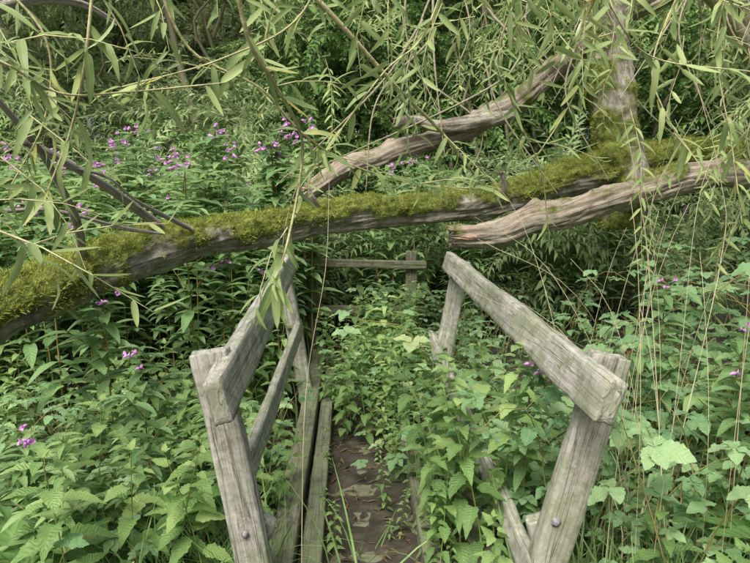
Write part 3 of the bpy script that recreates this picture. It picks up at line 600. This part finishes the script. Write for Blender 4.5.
for c0 in [(-.33,1.9,1.30),(-.94,1.7,1.6)]:
    n=5; d=nrm(rng.normal(0,.4,(n,3))+[0,0,-1]); lv.append(stamp(L_will2,np.tile(c0,(n,1)),frames(d,[0,-1,.2]),rng.uniform(.12,.17,n),rng.random(n)))
obj('overhead_shoots',join(parts),[M_shoot],WT)
def spray(n,ctr,rad,dd,sc,tl=sprigs,sp=.45):
    P=np.array(ctr)+rng.normal(0,1,(n,3))*rad; P[:,1]=np.maximum(P[:,1],1.15); d=nrm(np.array(dd)+rng.normal(0,sp,(n,3))); w=rng.integers(0,len(tl),n); s=rng.uniform(*sc,n);rr=rng.random(n)
    return join([stamp(tl[i],P[w==i],frames(d[w==i],[0,0,1]),s[w==i],rr[w==i]) for i in range(len(tl)) if (w==i).any()])
lv.append(spray(9,(-1.15,1.6,2.0),(.15,.15,.16),(.8,0,-.5),(.8,1.2),near))
lv.append(spray(7,(-1.15,1.5,1.65),(.1,.1,.12),(.7,.1,-.6),(.7,1.1),near))
lv.append(spray(4,(-.85,1.9,2.35),(.2,.2,.08),(.4,.2,-.6),(.8,1.1),near))
lv.append(spray(4,(-.1,1.9,2.4),(.3,.2,.06),(.1,.1,-.9),(.7,1.),near))
lv.append(spray(9,(.45,2.4,2.45),(.3,.3,.1),(.1,.1,-.9),(.8,1.1),near))
lv.append(spray(6,(.85,2.5,2.4),(.25,.3,.12),(0,.1,-.9),(.8,1.1),near))
lv.append(spray(11,(1.75,2.6,2.15),(.15,.3,.25),(-.2,.0,-.9),(.8,1.2),near))
obj('near_foliage',join(lv),[M_willow,M_shoot],WT)
lv=[]
lv.append(spray(170,(3.7,4.7,2.9),(.75,.7,.55),(-.2,-.3,-.8),(.9,1.4)))
lv.append(spray(30,(1.7,4.5,3.4),(.7,.4,.2),(-.2,-.3,-.8),(.9,1.2)))
lv.append(spray(50,(3.0,3.7,2.3),(.35,.4,.35),(-.3,-.3,-.8),(.9,1.3)))
lv.append(spray(36,(.5,5.9,3.2),(.8,.4,.25),(0,-.3,-.8),(.9,1.3)))
lv.append(spray(14,(-3.6,5.4,3.0),(.6,.6,.35),(.2,-.3,-.8),(.9,1.3)))
obj('crown_foliage',join(lv),[M_willow,M_shoot],WT)
parts=[tube([(3.6,5.2,-.1,.2),(3.5,5.15,1.2,.17),(3.3,5.1,2.4,.14),(2.9,5.0,3.6,.1),(2.5,5,4.8,.06)],k=14,step=.1),
 tube([(3.4,5.1,2.2,.08),(2.6,4.6,2.9,.05),(1.6,4.2,3.3,.03),(.6,3.6,3.2,.018),(-.6,2.6,2.8,.012)],k=8),
 tube([(2.9,5.0,3.4,.06),(1.6,5.2,3.6,.04),(0,5.3,3.5,.03),(-2,5.2,3.3,.02),(-3.5,5,3.1,.01)],k=8)]
for i in range(34):
    x=rng.uniform(.2,3.6);y=rng.uniform(3.6,5.3);z=rng.uniform(2.4,3.4)
    parts.append(tube([(x,y,z,.010),(x+rng.normal(0,.25),y-.1,z-.4,.007),(x+rng.normal(0,.5),y-.2,z-1.0,.003)],k=5,step=.08))
obj('trunk_and_branches',join(parts),[M_twig],WT)
DB=empty('dead_branch')
def dbr(nm,pts,rs,seed): 
    t=trunk(R4(pts,rs),k=16,step=.03,amp=.007,seed=seed,endjag=(.02,.02)); obj(nm,t,[M_grey,M_grey],DB)
dbr('limb_a',[(-1.43,2.2,1.99),(-1.395,2.3,1.88),(-1.37,2.5,1.70),(-1.43,2.8,1.45),(-1.54,3.05,1.22)],[.010,.012,.015,.017,.019],1)
dbr('limb_b',[(-1.54,2.6,1.81),(-1.49,2.8,1.74),(-1.39,3.1,1.6),(-1.27,3.6,1.32)],[.016,.021,.023,.028],2)
dbr('limb_c',[(-2.1,2.9,2.3),(-1.87,3,2.45),(-1.67,3.1,2.54),(-1.5,3.2,2.54),(-1.39,3.3,2.48)],[.03,.026,.022,.018,.012],3)
dbr('limb_d',[(-1.47,2.85,1.70),(-1.36,3.0,1.66),(-1.27,3.2,1.52),(-1.12,3.55,1.36)],[.005,.008,.009,.011],4)
dbr('limb_e',[(-1.9,2.4,1.55),(-1.75,2.6,1.50),(-1.55,2.8,1.5),(-1.35,3.1,1.40),(-1.2,3.3,1.35)],[.010,.009,.008,.007,.005],5)
# ------------------------------------------------------------------ background
def bsprig(seed,lf,L=.5,nl=34,ls=(.05,.09)):
    return wsprig(seed,lf,L=L,nl=nl,ls=ls,thin=.004,droopy=.3,k=3)
hs=[bsprig(100+i,L_lo,.5,36,(.065,.10)) for i in range(3)]
ps=[bsprig(110+i,L_loN,.6,30,(.11,.17)) for i in range(3)]
def crown(nb,x,y,z,rad,per,tl,sc=(.8,1.3),glade=None):
    C=np.column_stack([rng.uniform(*x,nb),rng.uniform(*y,nb),rng.uniform(*z,nb)])
    R_=rng.uniform(*rad,nb)
    if glade is not None:
        k=np.linalg.norm((C-np.array(glade[0]))/np.array(glade[1]),axis=1)>1; C=C[k];R_=R_[k];nb=len(C)
    P=np.repeat(C,per,0);r=np.repeat(R_,per); o=nrm(rng.normal(0,1,P.shape)); o[:,2]=np.abs(o[:,2])*.8-.15
    P=P+o*r[:,None]*rng.uniform(.55,1.05,(len(P),1)); P[:,2]=np.maximum(P[:,2],gz(P[:,0],P[:,1])+.05)
    d=nrm(o+rng.normal(0,.4,P.shape)+[0,0,-.1]); w=rng.integers(0,len(tl),len(P)); s=rng.uniform(*sc,len(P)); rr=np.clip(np.repeat(rng.random(nb),per)*.6+rng.random(len(P))*.4,0,1)
    return join([stamp(tl[i],P[w==i],frames(d[w==i],[0,0,1]),s[w==i],rr[w==i]) for i in range(len(tl))])
HG=empty('hawthorn_hedge')
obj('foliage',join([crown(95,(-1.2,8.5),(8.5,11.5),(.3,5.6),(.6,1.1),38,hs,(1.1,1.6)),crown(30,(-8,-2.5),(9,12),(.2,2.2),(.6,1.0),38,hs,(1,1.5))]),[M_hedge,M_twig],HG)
st=[]
for i in range(22):
    x=rng.uniform(-1,8);y=rng.uniform(8.8,11.5);z=float(gz(x,y))
    st.append(tube([(x,y,z-.1,.05),(x+rng.normal(0,.3),y,z+2,.035),(x+rng.normal(0,.7),y,z+4.6,.012)],k=6,step=.3))
obj('stems',join(st),[M_twig],HG)
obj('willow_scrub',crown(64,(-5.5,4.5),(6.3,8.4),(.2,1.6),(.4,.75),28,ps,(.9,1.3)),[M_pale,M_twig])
BT=empty('background_trees')
G1=((-5.2,18.5,6.6),(3.0,9,2.2))
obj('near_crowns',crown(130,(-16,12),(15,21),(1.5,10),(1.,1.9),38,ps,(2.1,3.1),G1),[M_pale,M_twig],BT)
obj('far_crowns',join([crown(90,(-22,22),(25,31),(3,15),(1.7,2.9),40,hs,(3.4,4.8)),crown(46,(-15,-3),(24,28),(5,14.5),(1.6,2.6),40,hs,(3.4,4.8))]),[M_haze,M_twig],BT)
st=[]
for i in range(20):
    x=rng.uniform(-18,16);y=rng.uniform(16,26);z=float(gz(x,y))
    st.append(tube([(x,y,z-.2,.15),(x+rng.normal(0,.8),y,z+4,.10),(x+rng.normal(0,1.6),y,z+9,.03)],k=7,step=.5))
    for b in range(3): 
        zz=z+rng.uniform(2,6); st.append(tube([(x,y,zz,.06),(x+rng.normal(0,1.2),y-.4,zz+1.2,.04),(x+rng.normal(0,2),y-.6,zz+2.4,.015)],k=5,step=.4))
obj('trunks',join(st),[M_twig],BT)
# ------------------------------------------------------------------ light, sky, camera
w=bpy.data.worlds.new('World'); scene.world=w; w.use_nodes=True; nt=w.node_tree
bg=nt.nodes['Background']; sk=nt.nodes.new('ShaderNodeTexSky'); sk.sky_type='NISHITA'; sk.sun_disc=False
el=math.radians(55); az=math.radians(205)
sk.sun_elevation=el; sk.sun_rotation=az; sk.air_density=1; sk.dust_density=8; sk.ozone_density=.5
nt.links.new(sk.outputs[0],bg.inputs[0]); bg.inputs[1].default_value=.15
sd=Vector((math.sin(az)*math.cos(el),math.cos(az)*math.cos(el),math.sin(el)))
l=bpy.data.lights.new('sun','SUN'); l.energy=4.9; l.angle=math.radians(36); l.color=(1,.97,.91)
lo=bpy.data.objects.new('sun',l); scene.collection.objects.link(lo); lo.rotation_euler=(-sd).to_track_quat('-Z','Y').to_euler(); lo.location=(0,0,20)
cd=bpy.data.cameras.new('camera'); cd.sensor_width=36; cd.lens=28; cd.clip_end=500; cd.clip_start=.05
co=bpy.data.objects.new('camera',cd); scene.collection.objects.link(co); co.location=(0,0,1.6); co.rotation_euler=(math.radians(81),0,0); scene.camera=co
scene.view_settings.view_transform='Standard'; scene.view_settings.look='None'; scene.view_settings.exposure=0
